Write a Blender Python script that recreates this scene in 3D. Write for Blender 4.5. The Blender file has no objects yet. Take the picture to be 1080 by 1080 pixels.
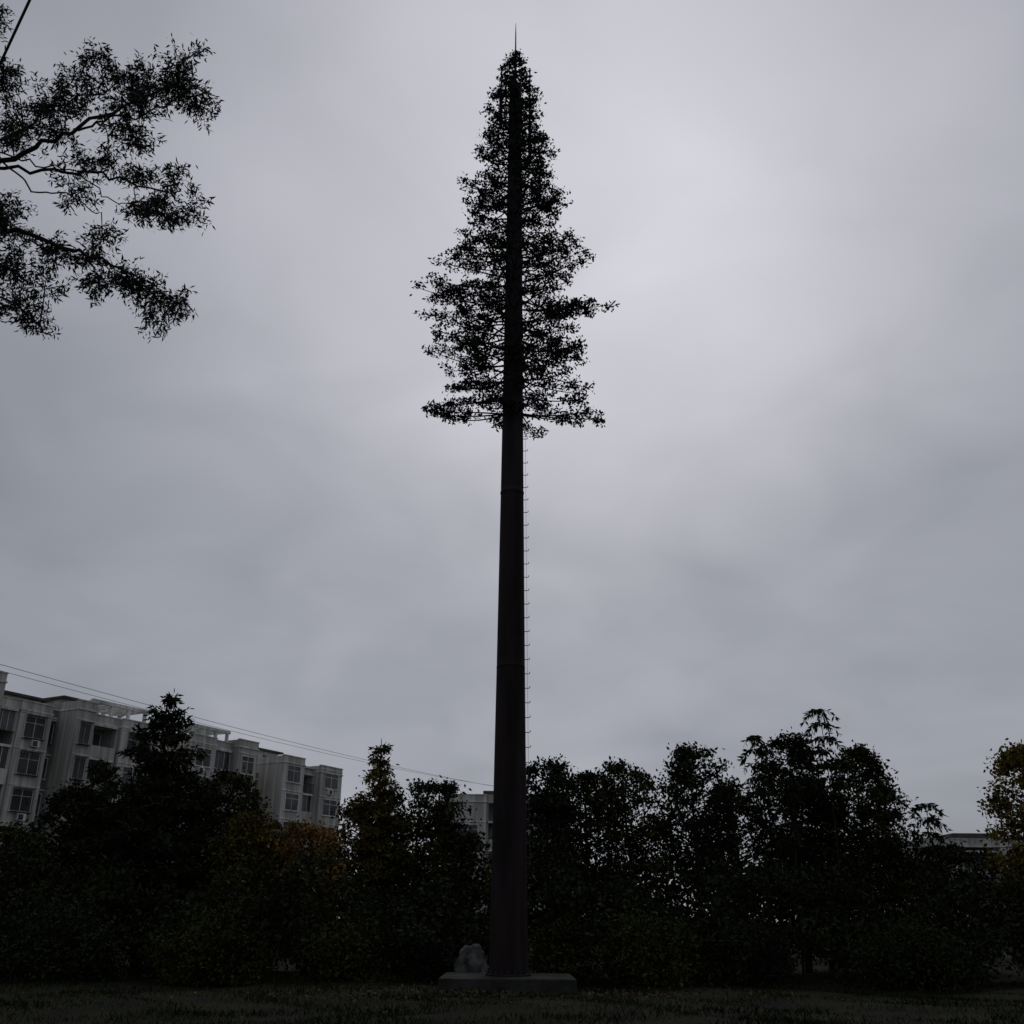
import bpy, math, bmesh
import numpy as np
from mathutils import Matrix, noise, Vector
rng = np.random.default_rng(7)
scene = bpy.context.scene
scene.view_settings.view_transform = 'Standard'
scene.view_settings.look = 'None'
scene.view_settings.exposure = 0

# ---------------------------------------------------------------- mesh helper
class MB:
    def __init__(s): s.V=[]; s.F=[]; s.M=[]; s.n=0
    def add(s, V, F, m=0):
        V=np.asarray(V,float).reshape(-1,3); F=np.asarray(F,int).reshape(-1,4)
        s.V.append(V); s.F.append(F+s.n); s.M.append(np.full(len(F),m)); s.n+=len(V)
    def box(s, lo, hi, m=0, T=None):
        x0,y0,z0=lo; x1,y1,z1=hi
        V=np.array([(x0,y0,z0),(x1,y0,z0),(x1,y1,z0),(x0,y1,z0),(x0,y0,z1),(x1,y0,z1),(x1,y1,z1),(x0,y1,z1)],float)
        if T is not None: V=T(V)
        s.add(V,[(0,3,2,1),(4,5,6,7),(0,1,5,4),(1,2,6,5),(2,3,7,6),(3,0,4,7)],m)
    def tube(s, pts, rad, n=6, m=0):
        pts=np.asarray(pts,float); k=len(pts); rad=np.broadcast_to(np.asarray(rad,float),(k,))
        t=np.gradient(pts,axis=0); t/=np.linalg.norm(t,axis=1)[:,None]+1e-9
        up=np.where(np.abs(t[:,2:3])>.9,np.array([[1.,0,0]]),np.array([[0,0,1.]]))
        a=np.cross(t,up); a/=np.linalg.norm(a,axis=1)[:,None]+1e-9
        b=np.cross(t,a)
        th=np.arange(n)/n*2*np.pi
        V=pts[:,None,:]+rad[:,None,None]*(np.cos(th)[None,:,None]*a[:,None,:]+np.sin(th)[None,:,None]*b[:,None,:])
        i=np.arange(k-1)[:,None]*n; j=np.arange(n)[None,:]; j2=(j+1)%n
        F=np.stack([i+j,i+j2,i+n+j2,i+n+j],-1).reshape(-1,4)
        s.add(V.reshape(-1,3),F,m)
    def lathe(s, prof, n, c=(0,0), m=0):
        th=np.arange(n)/n*2*np.pi; prof=np.asarray(prof,float)
        V=np.stack([c[0]+prof[:,1:2]*np.cos(th),c[1]+prof[:,1:2]*np.sin(th),np.repeat(prof[:,0:1],n,1)],-1)
        k=len(prof); i=np.arange(k-1)[:,None]*n; j=np.arange(n)[None,:]; j2=(j+1)%n
        F=np.stack([i+j,i+j2,i+n+j2,i+n+j],-1).reshape(-1,4)
        s.add(V.reshape(-1,3),F,m)
    def leaves(s, P, size, aspect=.45, zb=0., m=0, outd=None, spread=1.):
        P=np.asarray(P,float); N=len(P)
        d=rng.normal(size=(N,3)); d/=np.linalg.norm(d,axis=1)[:,None]
        d=d*spread; d[:,2]+=zb
        if outd is not None: d=d+outd
        d/=np.linalg.norm(d,axis=1)[:,None]+1e-9
        q=rng.normal(size=(N,3)); w=np.cross(d,q); w/=np.linalg.norm(w,axis=1)[:,None]+1e-9
        L=size*rng.uniform(.6,1.35,(N,1)); W=L*aspect*.5
        V=np.stack([P,P+d*L*.45+w*W,P+d*L,P+d*L*.45-w*W],1)
        s.add(V.reshape(-1,3),np.arange(4*N).reshape(-1,4),m)
    def build(s,name,mats,smooth=False,parent=None):
        V=np.concatenate(s.V); F=np.concatenate(s.F); M=np.concatenate(s.M)
        me=bpy.data.meshes.new(name)
        me.vertices.add(len(V)); me.vertices.foreach_set('co',V.astype(np.float32).ravel())
        me.loops.add(F.size); me.loops.foreach_set('vertex_index',F.astype(np.int32).ravel())
        me.polygons.add(len(F)); me.polygons.foreach_set('loop_start',(np.arange(len(F))*4).astype(np.int32))
        for mt in mats: me.materials.append(mt)
        me.polygons.foreach_set('material_index',M.astype(np.int32))
        me.polygons.foreach_set('use_smooth',np.full(len(F),smooth))
        me.update(calc_edges=True); me.validate()
        o=bpy.data.objects.new(name,me); scene.collection.objects.link(o)
        if parent: o.parent=parent
        return o
def empty(name):
    e=bpy.data.objects.new(name,None); scene.collection.objects.link(e); return e

# ---------------------------------------------------------------- materials
def mat(name,c1,c2,scale=3.,rough=.8,bump=0.,bscale=20.,island=False,stretch=(1,1,1),metal=0.,detail=6,spec=.25,stain=False):
    m=bpy.data.materials.new(name); m.use_nodes=True; nt=m.node_tree; N=nt.nodes; L=nt.links
    b=N['Principled BSDF']; b.inputs['Roughness'].default_value=rough; b.inputs['Metallic'].default_value=metal
    b.inputs['Specular IOR Level'].default_value=.04 if island else spec
    tc=N.new('ShaderNodeTexCoord'); mp=N.new('ShaderNodeMapping'); mp.inputs['Scale'].default_value=stretch
    L.new(tc.outputs['Object'],mp.inputs['Vector'])
    no=N.new('ShaderNodeTexNoise'); no.inputs['Scale'].default_value=scale; no.inputs['Detail'].default_value=detail
    L.new(mp.outputs[0],no.inputs['Vector'])
    r=N.new('ShaderNodeValToRGB'); r.color_ramp.elements[0].position=.35; r.color_ramp.elements[1].position=.65
    r.color_ramp.elements[0].color=(*c1,1); r.color_ramp.elements[1].color=(*c2,1)
    if island:
        g=N.new('ShaderNodeNewGeometry'); a=N.new('ShaderNodeMath'); a.operation='MULTIPLY_ADD'
        a.inputs[1].default_value=.35
        s_=N.new('ShaderNodeMath'); s_.operation='MULTIPLY_ADD'; s_.inputs[1].default_value=1.; s_.inputs[2].default_value=-.17
        L.new(no.outputs[0],s_.inputs[0]); L.new(g.outputs['Random Per Island'],a.inputs[0]); L.new(s_.outputs[0],a.inputs[2]); L.new(a.outputs[0],r.inputs[0])
    else: L.new(no.outputs[0],r.inputs[0])
    col_=r.outputs[0]
    if stain: # vertical rain streaks on the render
        m2=N.new('ShaderNodeMapping'); m2.inputs['Scale'].default_value=(1.6,1.6,.09); L.new(tc.outputs['Object'],m2.inputs['Vector'])
        n3=N.new('ShaderNodeTexNoise'); n3.inputs['Scale'].default_value=1.4; n3.inputs['Detail'].default_value=7; L.new(m2.outputs[0],n3.inputs['Vector'])
        r3=N.new('ShaderNodeValToRGB'); r3.color_ramp.elements[0].position=.4; r3.color_ramp.elements[1].position=.62
        r3.color_ramp.elements[0].color=(.62,.61,.58,1); r3.color_ramp.elements[1].color=(1,1,1,1); L.new(n3.outputs[0],r3.inputs[0])
        mx=N.new('ShaderNodeMix'); mx.data_type='RGBA'; mx.blend_type='MULTIPLY'; mx.inputs[0].default_value=1.
        L.new(col_,mx.inputs[6]); L.new(r3.outputs[0],mx.inputs[7]); col_=mx.outputs[2]
    L.new(col_,b.inputs['Base Color'])
    if bump>0:
        n2=N.new('ShaderNodeTexNoise'); n2.inputs['Scale'].default_value=bscale; n2.inputs['Detail'].default_value=8
        L.new(mp.outputs[0],n2.inputs['Vector'])
        bp=N.new('ShaderNodeBump'); bp.inputs['Strength'].default_value=bump; bp.inputs['Distance'].default_value=.05
        L.new(n2.outputs[0],bp.inputs['Height']); L.new(bp.outputs[0],b.inputs['Normal'])
    return m
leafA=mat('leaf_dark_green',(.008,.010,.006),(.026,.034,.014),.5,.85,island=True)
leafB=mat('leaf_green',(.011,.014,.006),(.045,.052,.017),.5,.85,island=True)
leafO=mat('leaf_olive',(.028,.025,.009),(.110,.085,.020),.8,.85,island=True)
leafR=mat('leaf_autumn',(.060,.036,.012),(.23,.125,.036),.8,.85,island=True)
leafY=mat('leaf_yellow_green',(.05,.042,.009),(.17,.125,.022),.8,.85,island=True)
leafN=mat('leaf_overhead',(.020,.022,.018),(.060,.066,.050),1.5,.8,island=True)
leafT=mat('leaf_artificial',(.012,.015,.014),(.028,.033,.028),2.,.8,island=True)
bark=mat('bark',(.014,.011,.009),(.034,.027,.021),6,.9,.6,20,stretch=(1,1,.2),spec=.1)
polem=mat('painted_pole_bark',(.014,.012,.014),(.028,.023,.026),2.5,.85,.8,14,stretch=(1,1,.12),spec=.1)
poleb=mat('painted_pole_lower',(.013,.010,.011),(.027,.020,.020),2.5,.85,.8,14,stretch=(1,1,.12),spec=.1)
steel=mat('galvanised_steel',(.06,.06,.065),(.14,.14,.15),8,.5,metal=.6)
darksteel=mat('dark_steel',(.015,.015,.017),(.03,.03,.033),8,.6,metal=.1,spec=.1)
concrete=mat('concrete',(.015,.015,.014),(.045,.044,.041),1.8,.95,.5,25,spec=.1)
stone=mat('stone',(.035,.035,.033),(.13,.13,.12),3.,.95,.8,7,spec=.1)
ground=mat('ground_soil',(.004,.005,.003),(.015,.017,.007),.6,.98,.6,6,detail=10,spec=.05)
grassm=mat('grass_blades',(.004,.007,.003),(.022,.029,.008),.35,.85,island=True)
litter=mat('leaf_litter',(.014,.011,.007),(.10,.075,.04),2,.9,island=True)
wallA=mat('render_wall',(.40,.39,.37),(.60,.585,.555),.25,.9,.15,8,stretch=(1,1,.35),stain=True)
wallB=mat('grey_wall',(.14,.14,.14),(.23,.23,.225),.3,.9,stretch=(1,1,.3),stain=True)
wallW=mat('white_trim',(.50,.50,.48),(.72,.72,.69),.4,.85,stretch=(1,1,.3),stain=True)
acpanel=mat('dark_ac_panel',(.04,.04,.042),(.07,.07,.07),.6,.9)  # dark tone of the air-conditioner front panels
glass=mat('window_glass',(.015,.018,.02),(.09,.095,.10),.45,.15)
roofm=mat('roof_dark',(.04,.036,.034),(.07,.065,.06),.8,.8)
wirem=mat('cable_black',(.012,.012,.012),(.02,.02,.02),3,.6)
wireg=mat('cable_weathered',(.06,.06,.062),(.10,.10,.105),3,.6)

# ---------------------------------------------------------------- ground
mb=MB()
xs=np.concatenate([np.linspace(-600,-40,12),np.linspace(-35,35,50),np.linspace(40,600,12)])
ys=np.concatenate([np.linspace(-300,0,8),np.linspace(4,60,50),np.linspace(70,900,14)])
X,Y=np.meshgrid(xs,ys)
def gz(x,y): return np.exp(-((x/40)**2+((y-30)/35)**2))*(.06*np.sin(x*.7+1)*np.cos(y*.55)+.04*np.sin(x*1.9+y*1.3))-.02
Z=gz(X,Y)
nx=len(xs); i=np.arange(len(ys)-1)[:,None]*nx; j=np.arange(nx-1)[None,:]
mb.add(np.stack([X,Y,Z],-1),np.stack([i+j,i+j+1,i+nx+j+1,i+nx+j],-1)); mb.build('ground',[ground],True)
TX,TY=.0,28.7
N=100000; gx=rng.uniform(-22,22,N); gy=17+rng.uniform(0,1,N)**1.2*16
cl=.5+.5*np.sin(gx*1.3+np.sin(gy*1.1)*2)*np.cos(gy*.9+gx*.4)
kp=(rng.uniform(size=N)<.25+.75*cl)&~((np.abs(gx-TX)<1.75)&(np.abs(gy-28.7)<1.75)); gx=gx[kp];gy=gy[kp];cl=cl[kp]
P=np.stack([gx,gy,gz(gx,gy)-.01],-1)
mb=MB(); mb.leaves(P,.10*(.6+.9*cl)[:,None],.14,1.3); mb.build('grass',[grassm])
N=1900; lx=np.concatenate([rng.normal(0,3.0,N),rng.uniform(-16,16,300)]); ly=np.concatenate([rng.normal(26.,1.2,N),rng.uniform(19,32,300)])
kp=~((np.abs(lx-TX)<1.75)&(np.abs(ly-28.7)<1.75)); lx=lx[kp]; ly=ly[kp]
mb=MB(); mb.leaves(np.stack([lx,ly,gz(lx,ly)+.04],-1),.09,.6,.1); mb.build('fallen_leaves',[litter])

# ---------------------------------------------------------------- tower
tw=empty('camouflaged_tree_tower')
mb=MB()
zr=np.array([.35,3,8.5,13.9,16.2,23.6,30.2]); rr=np.array([.505,.475,.41,.355,.335,.275,.215])
R=lambda z:np.interp(z,zr,rr)
prof=[(z,R(z)) for z in np.linspace(.35,30.2,90)]
for jz in (13.9,): prof += [(jz-.02,R(jz)),(jz,R(jz)+.014),(jz+.05,R(jz)+.014),(jz+.06,R(jz)-.004)]
for jz in (8.4,20.): prof += [(jz-.01,R(jz)),(jz,R(jz)+.006),(jz+.03,R(jz)+.006),(jz+.04,R(jz)-.002)]
prof=sorted(prof); prof+= [(30.3,.225),(30.38,.225),(30.75,.03),(30.76,.001)]
lo=[p for p in prof if p[0]<=13.92]; hi=[p for p in prof if p[0]>=13.9]
mb.lathe(lo,32,(TX,TY),1); mb.lathe(hi,32,(TX,TY),0)
mb.lathe([(.30,.01),(.30,.60),(.345,.60),(.345,.48)],32,(TX,TY),2)
for a in range(20):
    t=a/20*2*math.pi; mb.lathe([(.345,.022),(.42,.022),(.42,.001)],8,(TX+.555*math.cos(t),TY+.555*math.sin(t)),2)
mb.build('pole_shaft',[polem,poleb,darksteel],True,tw)
mb=MB()
for z in np.arange(3.2,30,.42):
    r=R(z)
    mb.tube([(TX+r-.02,TY,z),(TX+r+.12,TY,z),(TX+r+.135,TY,z+.02),(TX+r+.135,TY,z+.06)],.012,5)
zz=np.linspace(3.,30,60); mb.tube(np.stack([TX+R(zz)+.07,TY+0*zz-.03,zz],-1),.004,4)
mb.build('step_pegs',[steel],False,tw)
mb=MB()
mb.tube([(TX,TY,30.6),(TX,TY,32.2)],.045,8); mb.tube([(TX,TY,32.2),(TX,TY,33.0),(TX,TY,33.6)],[.032,.025,.008],6)
for a,h0,h1 in ((.15,27.,31.4),(2.9,28.6,31.5),(-1.2,27.5,30.6),(1.4,27.3,30.8)):
    x=TX+.55*math.cos(a); y=TY+.55*math.sin(a)
    mb.tube([(x,y,h0),(x,y,h1)],.03,6)
    for z in (h0+.4,h1-.9): mb.tube([(TX,TY,z),(x,y,z)],.02,5)
    mb.box((x-.06,y-.04,h0+.3),(x+.06,y+.04,h0+1.7))
mb.build('antennas_and_lightning_rod',[darksteel],False,tw)
# artificial crown: discrete tiers of near-horizontal boughs with leaf tufts
mb=MB()
def bough(z,az,Lb,bow,lo_f=.22,dens=1.,ls=.12):
    c,s=math.cos(az),math.sin(az)
    r0=R(min(z,30.2))*.9 if z<30.4 else .02
    nst=8; u=np.linspace(0,1,nst)
    rad_=r0+(Lb-r0)*u; side=rng.normal(0,.10)*u**2*Lb
    pz=z+Lb*(bow*u**1.4-.06*np.sin(u*3.14)*rng.uniform(0,1))
    pts=np.stack([TX+rad_*c-side*s,TY+rad_*s+side*c,pz],-1)
    mb.tube(pts,np.linspace(.032,.009,nst),5,1)
    for q in range(int((3+Lb*3.8)*dens)):
        f=lo_f+(1-lo_f)*rng.uniform(0,1)**.75
        p=np.array([np.interp(f,u,pts[:,k_]) for k_ in range(3)])
        sd=rng.choice([-1,1])*rng.uniform(.08,.42)*(1.15-f*.6)*min(1,Lb/1.4)
        tip=p+np.array([-s*sd+c*abs(sd)*.5,c*sd+s*abs(sd)*.5,rng.normal(.03,.05)])
        mb.tube([p,tip],[.008,.004],3,1)
        n=rng.integers(11,23)
        mb.leaves(tip+rng.normal(size=(n,3))*np.array([.095,.095,.036]),ls,.52,-.1)
    mb.leaves(pts[-1]+rng.normal(size=(18,3))*np.array([.09,.09,.06]),ls*1.1,.5,.15)
CZ=[16.9,18.1,19.0,20.2,21.3,22.4,24,25.4,26.9,29.1,30.9,31.9]; CR=[2.5,2.88,2.92,2.92,2.88,2.4,2.05,1.76,1.44,1.0,.56,.16]
for az,l,bo in ((3.12,2.75,.05),(3.35,2.35,.02),(2.85,2.2,.06),(.02,2.85,.04),(-.25,2.4,.05),(.35,2.3,.03),(-1.0,1.1,.1),(-2.2,1.0,.1),(1.3,1.2,.1),(2.1,1.2,.1),(-1.6,.8,.1)):
    bough(16.65+rng.normal(0,.04),az,l,bo,.38 if l>1.6 else .2)
z=17.3; ti=0
while z<31.9:
    Rm=np.interp(z,CZ,CR)*(1.06 if ti%2==0 else .88); nb=int(5+Rm*2.45)
    off=rng.uniform(0,6.28)
    for b in range(nb):
        az=off+b/nb*2*math.pi+rng.normal(0,.14)
        s=math.sin(az); front=max(0,-s)
        if front>.8 and rng.uniform()<.6: continue
        Lb=Rm*rng.choice([rng.uniform(.58,.85),rng.uniform(.88,1.08)])
        if z<18.8: Lb*=1-.5*front
        bough(z+rng.normal(0,.05)+(.25*front if z<18 else 0),az,Lb,rng.uniform(-.03,.17))
    z+=.56-.12*(z>24)+rng.normal(0,.03) ; ti+=1
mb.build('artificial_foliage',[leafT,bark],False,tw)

mb=MB()
mb.box((TX-1.72,TY-1.6,-.2),(TX+1.68,TY+1.6,.30))
o=mb.build('concrete_plinth',[concrete]); bv=o.modifiers.new('b','BEVEL'); bv.width=.03; bv.segments=2
def boulder(name,loc,sc,seed,m):
    bm=bmesh.new(); bmesh.ops.create_icosphere(bm,subdivisions=4,radius=1)
    for v in bm.verts:
        n=noise.noise(v.co*1.2+Vector((seed,0,0)))*.30+noise.noise(v.co*3.5+Vector((0,seed,0)))*.14+noise.noise(v.co*9+Vector((0,0,seed)))*.05
        v.co=v.co*(1+n); v.co.z=max(v.co.z,-.7)
        v.co=Vector((v.co.x*sc[0],v.co.y*sc[1],v.co.z*sc[2]))
    me=bpy.data.meshes.new(name); bm.to_mesh(me); bm.free(); me.materials.append(m)
    o=bpy.data.objects.new(name,me); o.location=loc; scene.collection.objects.link(o); return o
boulder('boulder',(-1.05,30.9,.42),(.42,.40,.56),5,stone)
boulder('boulder',(-3.9,31.6,.2),(.2,.3,.3),9,stone)
mb=MB()
for q in range(90):
    x,y=rng.normal(.3,2.6),rng.normal(26.3,.6)
    if abs(x-TX)<1.8 and y>26.9: continue
    r=rng.uniform(.02,.07); zz=float(gz(x,y))
    mb.lathe([(zz-r*.4,r*.7),(zz+r*.1,r),(zz+r*.6,r*.7),(zz+r*.8,.002)],6,(x,y))
mb.build('loose_stones',[stone])

# ---------------------------------------------------------------- trees
def crown(mb,x,y,h,rad,base,prof,n,per,ls,cs,flat=1.,asp=.5,zb=-.15):
    trunkw=.05+h*.012
    lean=rng.normal(0,.02,2)*h
    tz=np.linspace(0,1,8); tp=np.stack([x+lean[0]*tz**1.5+.05*np.sin(tz*5),y+lean[1]*tz**1.5,tz*h*.93-.1],-1)
    mb.tube(tp,trunkw*(1-tz*.88),7,1)
    lob=[(rng.uniform(0,6.28),rng.uniform(.15,.95),rng.uniform(.12,.3)) for _ in range(6)]
    for c in range(n):
        f=rng.uniform(0,1)**.9; th=rng.uniform(0,6.283)
        lb=sum(w_*math.exp(-((f-f0)/.13)**2)*max(0,math.cos(th-t0)) for t0,f0,w_ in lob)
        rr_=rad*(prof(f)*.88+lb)*rng.uniform(.2,1.08)**.5
        zc=base+(h-base)*f
        ax=x+lean[0]*(zc/h)**1.5; ay=y+lean[1]*(zc/h)**1.5
        p=np.array([ax+rr_*math.cos(th),ay+rr_*math.sin(th),min(zc,h-.12)])
        q=np.array([ax,ay,max(.3,min(zc-rr_*.5,h*.9))])
        mid=(p+q)/2+np.array([0,0,-.06*rr_])
        mb.tube([q,mid,p],[.010+.014*rr_,.010+.006*rr_,.005],4,1)
        sz=cs*rng.uniform(.6,1.25)*(1-.35*f)
        m_=int(per*rng.uniform(.6,1.3))
        cc=p+rng.normal(size=(m_,3))*np.array([sz,sz,sz*.62*flat])*.55
        mb.leaves(cc,ls,asp,zb)
rnd=lambda f:(max(0.,1-(2*f-.85)**2/1.35)**.5 if f>.42 else .80+.2*f/.42)
con=lambda f:(1-f)**.8*1.0+.06
col=lambda f:min(1,.75+.5*f) if f<.5 else max(.12,(1-((f-.5)/.5)**2.2))**.6
def tree(name,x,y,h,rad,base=.6,prof=rnd,leaf=leafA,n=None,per=68,ls=.155,cs=.55,flat=1.,asp=.55,zb=-.15):
    mb=MB(); n=n or int(24*rad*(h-base)*.62+30)
    crown(mb,x,y,h,rad,base,prof,n,per,ls,cs,flat,asp,zb)
    mb.build(name,[leaf,bark])
B='broadleaf_tree'
def tiered(name,x,y,h,rad,base,leaf,dz=.5,p=.85,ls=.2,dens=26):
    mb=MB(); mb.tube([(x,y,-.1),(x+.05,y,h*.5),(x,y,h)],[.17,.1,.012],7,1)
    z=base
    while z<h-.1:
        f=(z-base)/(h-base); Rr=(rad*(1-f)**p+.18)*rng.uniform(.85,1.12)
        nb=int(5+Rr*2.0); off=rng.uniform(0,6.28)
        for b in range(nb):
            az=off+b/nb*6.283+rng.normal(0,.25); c,s=math.cos(az),math.sin(az); l=Rr*rng.uniform(.5,1.22)
            u=np.linspace(0,1,7); tip=rng.uniform(.0,.38)+.35*f
            pts=np.stack([x+c*l*u,y+s*l*u,z+rng.normal(0,.10)+l*(tip*u-.35*u**2-.02*np.sin(u*3.1))],-1)
            mb.tube(pts,np.linspace(.03,.005,7)*(.5+.3*Rr),4,1)
            n=int(dens*l+9); ff=rng.uniform(.12,1.,n)
            P=np.stack([np.interp(ff,u,pts[:,k_]) for k_ in range(3)],-1)
            w=(.12+.22*(1-ff))*min(1,l)
            sd=rng.normal(size=n)*w; P=P+np.stack([-s*sd,c*sd,rng.normal(size=n)*.05-abs(sd)*.2],-1)
            P=np.concatenate([P,P+rng.normal(size=P.shape)*.06,P+rng.normal(size=P.shape)*.09])
            mb.leaves(P,ls,.33,-.35,outd=np.array([c*.6,s*.6,0]))
        z+=dz*(1-.30*f)*rng.uniform(.85,1.15)
    mb.build(name,[leaf,bark])
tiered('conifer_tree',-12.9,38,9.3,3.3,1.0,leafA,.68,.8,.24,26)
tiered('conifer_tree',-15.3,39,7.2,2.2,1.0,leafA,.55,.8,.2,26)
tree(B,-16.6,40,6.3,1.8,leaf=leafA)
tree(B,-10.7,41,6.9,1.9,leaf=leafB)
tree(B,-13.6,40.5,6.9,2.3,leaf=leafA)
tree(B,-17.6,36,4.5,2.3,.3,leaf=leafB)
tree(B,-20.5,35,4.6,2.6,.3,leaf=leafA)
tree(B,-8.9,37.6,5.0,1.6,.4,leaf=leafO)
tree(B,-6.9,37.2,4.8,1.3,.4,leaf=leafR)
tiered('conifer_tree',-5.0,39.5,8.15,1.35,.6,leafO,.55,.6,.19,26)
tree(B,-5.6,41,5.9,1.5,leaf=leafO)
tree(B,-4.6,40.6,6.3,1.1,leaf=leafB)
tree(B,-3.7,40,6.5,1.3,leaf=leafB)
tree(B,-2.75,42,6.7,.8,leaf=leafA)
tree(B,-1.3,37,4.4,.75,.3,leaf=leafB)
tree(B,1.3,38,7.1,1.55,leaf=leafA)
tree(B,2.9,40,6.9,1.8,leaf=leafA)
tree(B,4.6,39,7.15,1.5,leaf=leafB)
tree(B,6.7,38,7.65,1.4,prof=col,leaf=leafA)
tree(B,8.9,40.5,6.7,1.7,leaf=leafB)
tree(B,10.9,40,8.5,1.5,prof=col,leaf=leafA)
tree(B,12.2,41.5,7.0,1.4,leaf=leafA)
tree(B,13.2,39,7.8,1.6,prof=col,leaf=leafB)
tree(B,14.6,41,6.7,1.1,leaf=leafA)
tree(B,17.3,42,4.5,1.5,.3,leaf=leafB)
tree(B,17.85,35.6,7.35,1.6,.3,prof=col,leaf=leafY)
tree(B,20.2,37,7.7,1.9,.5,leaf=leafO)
def sapling(x,y,h,L=.75):
    mb=MB(); tz=np.linspace(0,1,7)
    mb.tube(np.stack([x+.12*np.sin(tz*3)-.12*np.sin(3),y+0*tz,tz*h*.94],-1),.05*(1-tz*.8),6,1)
    for w,zz in enumerate(np.arange(h-.12,h*.62,-.5)):
        for b in range(9):
            az=rng.uniform(0,6.28); c,s=math.cos(az),math.sin(az); l=L*rng.uniform(.7,1.1)
            u=np.linspace(0,1,6); up=rng.uniform(.2,.55)
            pts=np.stack([x+c*l*u*.8,y+s*l*u*.8,zz-.1+l*(up*u-(.6+up)*u**2)],-1)
            mb.tube(pts,np.linspace(.012,.004,6),3,1)
            f=rng.uniform(.15,1,16); P=np.stack([np.interp(f,u,pts[:,k_]) for k_ in range(3)],-1)
            mb.leaves(P,.24,.3,-.7,outd=np.array([c*.5,s*.5,0]),spread=.8)
    mb.build('slender_young_tree',[leafA,bark])
sapling(9.1,38,8.3); sapling(11.7,38,9.3,.8); sapling(15.2,38,5.9); sapling(9.9,37,6.6)

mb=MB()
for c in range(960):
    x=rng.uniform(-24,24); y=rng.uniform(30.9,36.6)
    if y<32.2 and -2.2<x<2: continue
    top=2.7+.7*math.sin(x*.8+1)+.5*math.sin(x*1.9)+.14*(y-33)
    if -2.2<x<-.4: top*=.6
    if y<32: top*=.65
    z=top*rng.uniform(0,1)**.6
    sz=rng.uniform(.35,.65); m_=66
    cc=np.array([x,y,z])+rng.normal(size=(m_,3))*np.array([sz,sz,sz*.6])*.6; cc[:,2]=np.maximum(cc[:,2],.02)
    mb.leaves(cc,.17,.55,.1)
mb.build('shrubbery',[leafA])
def bush(x,y,h,r,leaf):
    mb=MB()
    for c in range(int(75*r)):
        d=rng.normal(size=3); d/=np.linalg.norm(d); d[2]=abs(d[2]); q=rng.uniform(.3,1)**.5*rng.uniform(.85,1.1)
        p=np.array([x+d[0]*r*q,y+d[1]*r*.8*q,.1+d[2]*h*q])
        mb.tube([(x+rng.normal(0,.1),y+rng.normal(0,.1),0),(p+np.array([x,y,.2]))/2,p],[.02,.012,.005],4,1)
        cc=p+rng.normal(size=(70,3))*.2; cc[:,2]=np.maximum(cc[:,2],.02)
        mb.leaves(cc,.13,.5,.2)
    mb.build('bush',[leaf,bark])
bush(3.9,30.3,1.7,1.6,leafB); bush(6.6,30.6,1.4,1.3,leafA); bush(-8.2,30.6,1.5,1.6,leafB); bush(-12.5,30.4,1.7,1.9,leafA)
bush(11.5,30.6,1.5,1.7,leafA); bush(-4.7,31.2,1.5,1.1,leafB); bush(15.8,30.4,1.3,1.5,leafB); bush(1.5,31.7,1.5,.9,leafB)
bush(-2.4,31.8,1.1,.8,leafA); bush(-16,30.5,1.3,1.5,leafA)
mb=MB()
for c in range(500):
    x=rng.uniform(-75,75); y=rng.uniform(50,60)
    if -3.4<x<-1.3: continue
    top=4.9+.8*math.sin(x*.31+2)+.6*math.sin(x*.9)
    if x<-24: top-=.9
    if 18.5<x<25: top=min(top,4.2)
    z=top*rng.uniform(0,1)**.7
    cc=np.array([x,y,z])+rng.normal(size=(85,3))*np.array([.8,.8,.5])
    cc[:,2]=np.maximum(cc[:,2],.05)
    mb.leaves(cc,.35,.55,0)
for x in np.arange(-74,75,2.3): mb.tube([(x,54,0),(x+.2,54,3.2)],[.12,.05],5,1)
mb.build('background_trees',[leafA,bark])

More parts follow.
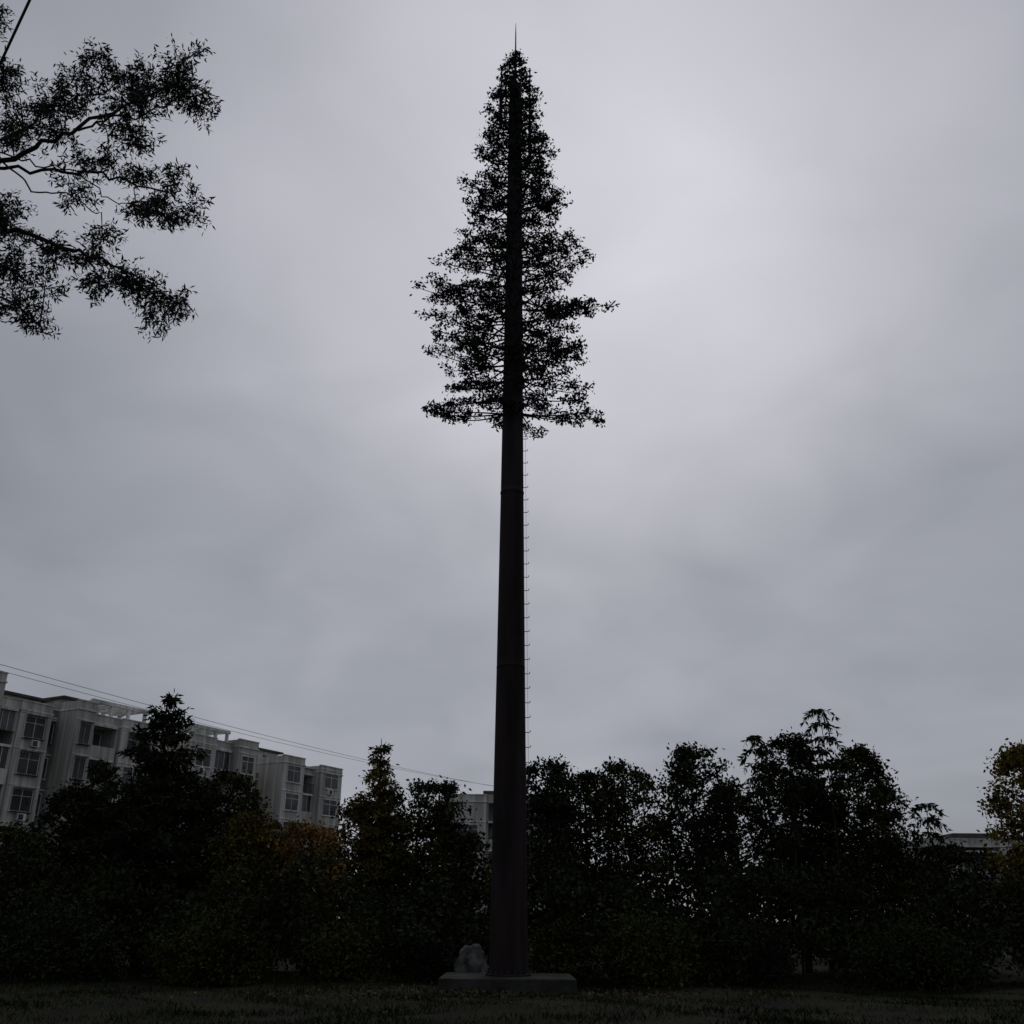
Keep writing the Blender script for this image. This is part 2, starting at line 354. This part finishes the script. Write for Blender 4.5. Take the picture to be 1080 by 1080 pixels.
# ---------------------------------------------------------------- overhanging tree on the left
mb=MB()
YB=13.
def P3(l): return np.array([(t[0],YB+t[1],t[2]) if len(t)>2 else (t[0],YB,t[1]) for t in l])
mb.tube([(-10.9,13,-.1),(-10.8,13,1.5),(-10.6,13,5),(-10.5,13.05,8.5),(-10.7,13.1,12),(-11,13,15.5),(-11,13,17.5)],[.36,.28,.24,.21,.15,.08,.02],12,1)
limbs=[(P3([(-10.5,9.3),(-9.4,.1,11.9),(-8.5,.0,12.85),(-7.75,-.1,13.2),(-7.1,-.2,13.45),(-6.5,-.1,14.1),(-6.0,.1,14.65),(-5.5,.2,14.8)]),.06),
 (P3([(-8.5,.0,12.85),(-7.6,.2,12.95),(-6.9,.25,13.0),(-6.2,.3,12.8),(-5.6,.3,12.55),(-5.2,.4,12.3)]),.03),
 (P3([(-10.5,8.4),(-9.4,-.2,10.7),(-8.4,-.3,11.45),(-7.7,-.4,11.4),(-6.9,-.4,11.0),(-6.2,-.4,10.8),(-5.75,-.4,10.5),(-5.2,-.4,10.35)]),.06),
 (P3([(-9.4,-.2,10.7),(-8.5,.2,10.8),(-7.8,.4,10.5),(-7.2,.5,10.0)]),.03),
 (P3([(-9.4,.1,11.9),(-8.8,.3,13.4),(-8.2,.4,14.3),(-7.6,.5,14.8),(-7.0,.5,15.1)]),.035),
 (P3([(-7.1,-.2,13.45),(-6.5,-.4,13.5),(-5.9,-.5,13.5),(-5.4,-.5,13.9),(-5.15,-.5,14.2)]),.02),
 (P3([(-8.3,0,12.95),(-7.6,-.3,12.2),(-6.9,-.4,12.0),(-6.4,-.4,11.6)]),.016),
 (P3([(-8.2,-.3,12.9),(-7.5,-.5,12.5),(-6.9,-.4,12.5),(-6.4,-.3,12.0),(-6.0,-.3,11.9)]),.014)]
allp=[]
for pts,r0 in limbs:
    u=np.linspace(0,len(pts)-1,len(pts)*4); pp=np.stack([np.interp(u,np.arange(len(pts)),pts[:,k_]) for k_ in range(3)],-1)
    pp[1:-1]=(pp[:-2]+pp[1:-1]*2+pp[2:])/4; pp[2:]+=rng.normal(size=pp[2:].shape)*.028
    mb.tube(pp,np.linspace(r0,.008,len(pp)),7,1); allp.append(pp)
allp=np.concatenate(allp)
CL=[(-7.97,14.6),(-7.58,15.0),(-7.1,15.1),(-6.76,14.9),(-7.17,14.5),(-6.52,14.25),(-6.12,14.9),(-5.75,15.0),(-5.35,14.7),(-5.2,14.2),(-5.66,14.1),(-6.12,13.82),(-6.89,13.66),(-7.5,13.66),(-8.02,13.46),(-8.27,14.15),(-5.9,13.16),(-5.97,12.68),(-5.43,12.58),(-5.15,12.27),(-5.5,11.9),(-6.25,12.5),(-6.73,12.68),(-7.78,11.75),(-7.3,11.48),(-6.8,11.35),(-6.38,11.4),(-6.1,10.85),(-6.42,10.8),(-5.75,10.45),(-5.15,10.35),(-5.25,10.1),(-7.52,10.4),(-7.3,10.1),(-6.95,10.4),(-7.84,10.85),(-7.95,10.3),(-8.2,12.2),(-8.3,14.4),(-8.1,13.9),(-7.6,14.2),(-5.5,14.8),(-6.3,13.3),(-7.2,14.0),(-6.5,14.65),(-7.9,11.3),(-5.45,14.5),(-5.6,12.3),(-8.1,11.6),(-5.5,10.45),(-7.5,10.9),(-7.1,12.6)]
cl3=[(a-.04+rng.normal(0,.04),YB+rng.normal(0,.28),c-.06+rng.normal(0,.04),rng.uniform(.24,.44)) for a,c in CL]
for q in range(90):
    th=rng.uniform(0,6.28); el=rng.uniform(-.5,1.4); r=rng.uniform(.5,1)
    p=(-11+3.2*r*math.cos(th)*math.cos(el),13+3.4*r*math.sin(th)*math.cos(el),12.8+4.6*r*math.sin(el))
    if p[0]>-9.1: continue
    cl3.append((*p,.45))
trunkp=np.stack([np.full(12,-10.7),np.full(12,13.05),np.linspace(9,17,12)],-1)
allq=np.concatenate([allp,trunkp])
for a,b,c,r in cl3:
    p=np.array([a,b,c])
    dd=np.linalg.norm((allq-p)*np.array([.8,1,1.2]),axis=1)+(allq[:,0]>a+.1)*1.0
    q=allq[np.argmin(dd)]
    mid=(p+q)/2+rng.normal(size=3)*.06+np.array([0,0,.05])
    mb.tube([q,mid,p],[.013,.009,.006],4,1)
    for t in range(12):
        d=rng.normal(size=3); d/=np.linalg.norm(d); d*=np.array([1.15,1,.8]); e=p+d*r*rng.uniform(.4,1.1)
        md=(p+e)/2+rng.normal(size=3)*.03+np.array([0,0,.03]); mb.tube([p,md,e],[.006,.0045,.003],3,1)
        n=rng.integers(16,32)
        f=rng.uniform(.35,1.1,(n,1)); P=p+(e-p)*f+rng.normal(size=(n,3))*.06
        mb.leaves(P,.095,.27,-.45,outd=d*.3,spread=.9)
        n=14; mb.leaves(e+rng.normal(size=(n,3))*.05,.095,.27,-.3,outd=d*.5,spread=.9)
mb.build('eucalyptus_tree',[leafN,bark])

# ---------------------------------------------------------------- utility poles and cables
def upole(x,y,h,arms):
    mb=MB(); mb.tube([(x,y,-.2),(x,y,h)],[.19,.10],12)
    for z in arms:
        mb.box((x-.9,y-.06,z-.06),(x+.9,y+.06,z+.06),1)
        for dx in (-.8,-.3,.3,.8): mb.lathe([(z+.06,.03),(z+.12,.06),(z+.2,.05),(z+.24,.01)],8,(x+dx,y),1)
    mb.build('utility_pole',[concrete,darksteel])
upole(-19.3,25.3,13.6,(13.2,8.9)); upole(9.9,-9.8,13.6,(13.2,)); upole(-.0,82,11.8,(11.2,))
def wire(a,b,sag,r,m):
    u=np.linspace(0,1,40)[:,None]; a=np.array(a);b=np.array(b); p=a+(b-a)*u; p[:,2]-=sag*4*(u*(1-u))[:,0]
    mb=MB(); mb.tube(p,r,5); mb.build('overhead_cable',[m])
wire((-19.3,25.3,13.4),(9.9,-9.8,13.4),.25,.02,wirem)
wire((-18.9,25.3,9.14),(-.2,82,11.35),.42,.010,wireg)
wire((-19.6,25.3,9.14),(.3,82,11.35),.55,.009,wireg)

# ---------------------------------------------------------------- apartment buildings
d=np.array([.483,.876]); nn=np.array([.876,-.483]); O=np.array([-40.5,80.7])
def T(V):
    V=np.asarray(V,float); xy=O+V[:,0:1]*d+V[:,1:2]*nn
    return np.concatenate([xy,V[:,2:3]],1)
MT=[wallA,wallB,wallW,acpanel,glass,roofm,darksteel]
FH=2.88
def window(mb,s0,s1,t,z0,z1):
    mb.box((s0,t-.30,z0),(s1,t+.004,z1),4,T)
    w=.07
    mb.box((s0-w,t-.1,z0-w),(s0,t+.06,z1+w),2,T); mb.box((s1,t-.1,z0-w),(s1+w,t+.06,z1+w),2,T)
    mb.box((s0,t-.1,z1),(s1,t+.058,z1+w),2,T); mb.box((s0-.12,t-.1,z0-.16),(s1+.12,t+.14,z0-w-.003),2,T)
    mb.box(((s0+s1)/2-.03,t-.1,z0),((s0+s1)/2+.03,t+.04,z1),2,T)
    if s1-s0>1.6: mb.box((s0,t-.1,z1-.5),((s0+s1)/2-.031,t+.035,z1-.44),2,T); mb.box(((s0+s1)/2+.031,t-.1,z1-.5),(s1,t+.035,z1-.44),2,T)
    k=rng.uniform()
    if k<.25: mb.box((s0+.02,t+.0045,z0+.02),((s0+s1)/2-.04,t+.009,z1-.52),1,T)
    elif k<.5:
        for a in np.arange(s0,s1+.01,.16): mb.box((a,t+.28,z0-.1),(a+.025,t+.30,z1+.1),6,T)
        mb.box((s0-.05,t+.06,z0-.15),(s1+.05,t+.32,z0-.1),6,T); mb.box((s0-.05,t+.06,z1+.1),(s1+.05,t+.32,z1+.14),6,T)
def module(mb,s0,s1,t,kind,nf=6,top=0.,wall=0):
    H=nf*FH+top
    if kind=='win':
        mb.box((s0,-11,0),(s1,t,H),wall,T)
        for f in range(nf):
            z=f*FH+.85; W=s1-s0
            if W>4.5:
                window(mb,s0+.6,s0+W*.42,t,z,z+1.6); window(mb,s0+W*.58,s1-.6,t,z,z+1.6)
            else: window(mb,s0+W*.2,s1-W*.2,t,z,z+1.6)
            if W>2 and rng.uniform()<.45:
                a=s0+rng.uniform(.2,W-1.1); mb.box((a,t+.06,z-.75),(a+.8,t+.34,z-.22),2,T); mb.box((a+.12,t+.341,z-.70),(a+.55,t+.35,z-.28),3,T)
            mb.box((s0,t,f*FH+FH-.16),(s1,t+.05,f*FH+FH-.04),2,T)
    elif kind=='bal':
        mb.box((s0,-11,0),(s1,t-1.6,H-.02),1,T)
        mb.box((s0,t-1.6,0),(s0+.22,t,H-.01),wall,T); mb.box((s1-.22,t-1.6,0),(s1,t,H-.01),wall,T)
        for f in range(nf):
            z=f*FH
            mb.box((s0+.22,t-1.6,z+FH-.2),(s1-.22,t+.25,z+FH),2,T)
            mb.box((s0+.5,t-1.75,z+.1),(s1-.5,t-1.58,z+2.3),4,T)
            for a in np.linspace(s0+.5,s1-.5,4): mb.box((a-.04,t-1.7,z+.1),(a+.04,t-1.54,z+2.3),2,T)
            k=rng.uniform()
            if f%2==0 or k<.4:
                mb.box((s0+.22,t+.13,z+.0),(s1-.22,t+.252,z+1.0),wall,T)
            else:
                mb.box((s0+.22,t+.17,z+1.0),(s1-.22,t+.23,z+1.06),6,T)
                for a in np.arange(s0+.3,s1-.2,.22): mb.box((a,t+.185,z),(a+.035,t+.215,z+1.0),6,T)
            if rng.uniform()<.35:
                mb.box((s0+.24,t+.02,z+1.07),(s1-.24,t+.06,z+FH-.21),4,T)
                for a in np.linspace(s0+.3,s1-.35,4): mb.box((a,t+.06,z+1.07),(a+.05,t+.1,z+FH-.21),2,T)
    mb.box((s0-.06,-11.06,H),(s1+.06,t+.10,H+.14),2,T)
    mb.box((s0,t-.2,H+.14),(s1,t,H+.75),wall,T); mb.box((s0,-11,H+.14),(s0+.2,t-.2,H+.75),wall,T); mb.box((s1-.2,-11,H+.14),(s1,t-.2,H+.75),wall,T)
    mb.box((s0-.05,t-.26,H+.75),(s1+.05,t+.06,H+.84),2,T)
def penthouse(mb,s0,s1,t0,t1,z,h):
    mb.box((s0,t0,z),(s1,t1,z+h),0,T); mb.box((s0-.4,t0-.4,z+h),(s1+.4,t1+.5,z+h+.2),5,T)
    W=s1-s0; n=max(1,int(W/2.6))
    for a in range(n):
        c=s0+W*(a+.5)/n; window(mb,c-.75,c+.75,t1,z+.4,z+h-.4)
def pergola(mb,s0,s1,t0,t1,z,h):
    for a in np.linspace(s0,s1-.25,4):
        for b in (t0,t1-.25): mb.box((a,b,z),(a+.25,b+.25,z+h),2,T)
    mb.box((s0-.2,t1-.28,z+h),(s1+.2,t1+.03,z+h+.3),2,T); mb.box((s0-.2,t0-.03,z+h),(s1+.2,t0+.28,z+h+.3),2,T)
    for a in np.linspace(s0,s1-.2,7): mb.box((a,t0+.28,z+h+.05),(a+.2,t1-.28,z+h+.25),2,T)
H=6*FH
mb=MB()
module(mb,-14,-8,.6,'win'); module(mb,-8,-4.5,0,'bal'); module(mb,-4.5,-1.0,.9,'win',6,1.6); module(mb,-1.0,1.4,-.2,'bal'); module(mb,1.4,4.4,.0,'win'); module(mb,4.4,5.8,-1.2,'win',6,0,1)
module(mb,5.8,7.6,1.4,'win',6,.7); module(mb,7.6,11.0,.4,'bal'); module(mb,11.0,14.6,.9,'win')
penthouse(mb,1.2,4.8,-7,-2.2,H+.15,1.3); pergola(mb,8.3,14.2,-3.5,.1,H+.85,1.0)
penthouse(mb,9.0,13.0,-10,-5,H+.15,2.6)
mb.build('apartment_building',MT)
mb=MB()
module(mb,19.4,22.6,.9,'win'); module(mb,22.6,25.6,.1,'bal'); module(mb,25.6,28.4,1.0,'win',6,.4); module(mb,28.4,32.6,-2.6,'bal',5,1.0,1)
module(mb,32.6,36.0,.9,'win',6,-.2); module(mb,36.0,38.8,0,'bal',6,-.9); module(mb,38.8,42.6,.9,'win',6,-.5)
penthouse(mb,29,32,-9,-4.2,5*FH+1.15,2.0); pergola(mb,20,25,-3.5,0,H+.85,.8); penthouse(mb,33.5,37,-9,-4,H+.15,1.4)
mb.build('apartment_building',MT)
def far_block(x0,x1,y0,y1,nf,h):
    global O,d,nn
    O=np.array([x0,y0]); d=np.array([1.,0]); nn=np.array([0,-1.])
    mb=MB(); W=x1-x0; n=int(W/3.6)
    for a in range(n):
        s0=a*W/n; s1=(a+1)*W/n
        module(mb,s0,s1,0 if a%2 else .5,'win' if a%2==0 else 'bal',nf,h)
    mb.box((W*.3,-8,nf*FH+h+.15),(W*.6,-3,nf*FH+h+1.6),5,T)
    mb.build('apartment_building',MT)
far_block(-7.0,6.5,112,124,4,1.9)
far_block(42,58,108,120,3,.35)

# ---------------------------------------------------------------- world
w=bpy.data.worlds.new('World'); scene.world=w; w.use_nodes=True; nt=w.node_tree; Nn=nt.nodes; L=nt.links
for n_ in list(Nn): Nn.remove(n_)
out=Nn.new('ShaderNodeOutputWorld'); mix=Nn.new('ShaderNodeMixShader'); mix.inputs[0].default_value=.95
bg1=Nn.new('ShaderNodeBackground'); bg2=Nn.new('ShaderNodeBackground'); bg1.inputs[1].default_value=.06; bg2.inputs[1].default_value=1.
sky=Nn.new('ShaderNodeTexSky'); sky.sky_type='NISHITA'; sky.sun_disc=False
sun_dir=Vector((.12,.83,.66)).normalized()
el=math.asin(sun_dir.z); azr=math.atan2(sun_dir.x,sun_dir.y)
sky.sun_elevation=el; sky.sun_rotation=azr; sky.air_density=1.; sky.dust_density=1.
L.new(sky.outputs[0],bg1.inputs[0])
tc=Nn.new('ShaderNodeTexCoord')
def M(op,a=None,b=None,c=None):
    n_=Nn.new('ShaderNodeMath'); n_.operation=op
    for i_,v in enumerate((a,b,c)):
        if v is None: continue
        if isinstance(v,(int,float)): n_.inputs[i_].default_value=v
        else: L.new(v,n_.inputs[i_])
    return n_.outputs[0]
nrm=Nn.new('ShaderNodeVectorMath'); nrm.operation='NORMALIZE'; L.new(tc.outputs['Generated'],nrm.inputs[0])
def dotp(v):
    n_=Nn.new('ShaderNodeVectorMath'); n_.operation='DOT_PRODUCT'; L.new(nrm.outputs[0],n_.inputs[0]); n_.inputs[1].default_value=v; return n_.outputs['Value']
sep=Nn.new('ShaderNodeSeparateXYZ'); L.new(nrm.outputs[0],sep.inputs[0])
zc=M('ADD',M('MAXIMUM',sep.outputs[2],0.),.32)
comb=Nn.new('ShaderNodeCombineXYZ'); L.new(M('DIVIDE',sep.outputs[0],zc),comb.inputs[0]); L.new(M('DIVIDE',sep.outputs[1],zc),comb.inputs[1]); comb.inputs[2].default_value=3.7
def noi(sc,det,dist=0.):
    n_=Nn.new('ShaderNodeTexNoise'); n_.inputs['Scale'].default_value=sc; n_.inputs['Detail'].default_value=det; n_.inputs['Roughness'].default_value=.45; n_.inputs['Distortion'].default_value=dist
    L.new(comb.outputs[0],n_.inputs['Vector']); return n_.outputs[0]
n1=noi(1.5,3,.3); n2=noi(4.2,5,.6)
glow=M('POWER',M('MAXIMUM',dotp(sun_dir),0.),15.)
glow2=M('POWER',M('MAXIMUM',dotp(sun_dir),0.),2.)
val=M('MULTIPLY_ADD',glow,.28,.28)
val=M('MULTIPLY_ADD',glow2,.05,val)
nz=M('MULTIPLY_ADD',M('SUBTRACT',n1,.5),.80,1.)
nz=M('MULTIPLY_ADD',M('SUBTRACT',n2,.5),.34,nz)
val=M('MULTIPLY',val,nz)
cr=Nn.new('ShaderNodeValToRGB'); cr.color_ramp.elements[0].position=.2; cr.color_ramp.elements[0].color=(.90,.965,1.10,1); cr.color_ramp.elements[1].position=.5; cr.color_ramp.elements[1].color=(.97,.975,1.08,1)
L.new(val,cr.inputs[0])
L.new(cr.outputs[0],bg2.inputs[0]); L.new(val,bg2.inputs[1])
L.new(bg1.outputs[0],mix.inputs[1]); L.new(bg2.outputs[0],mix.inputs[2]); L.new(mix.outputs[0],out.inputs[0])

sl=bpy.data.lights.new('sun','SUN'); sl.energy=.5; sl.angle=math.radians(25); sl.color=(1,.97,.93)
so=bpy.data.objects.new('sun',sl); scene.collection.objects.link(so)
so.rotation_euler=sun_dir.to_track_quat('Z','Y').to_euler()

# ---------------------------------------------------------------- camera
cam=bpy.data.cameras.new('camera'); cam.sensor_width=36; cam.lens=35.33; cam.clip_end=2000
co=bpy.data.objects.new('camera',cam); scene.collection.objects.link(co)
co.matrix_world=Matrix.Translation((0,0,1.6))@Matrix.Rotation(math.radians(90+22.17),4,'X')@Matrix.Rotation(math.radians(.45),4,'Z')
scene.camera=co
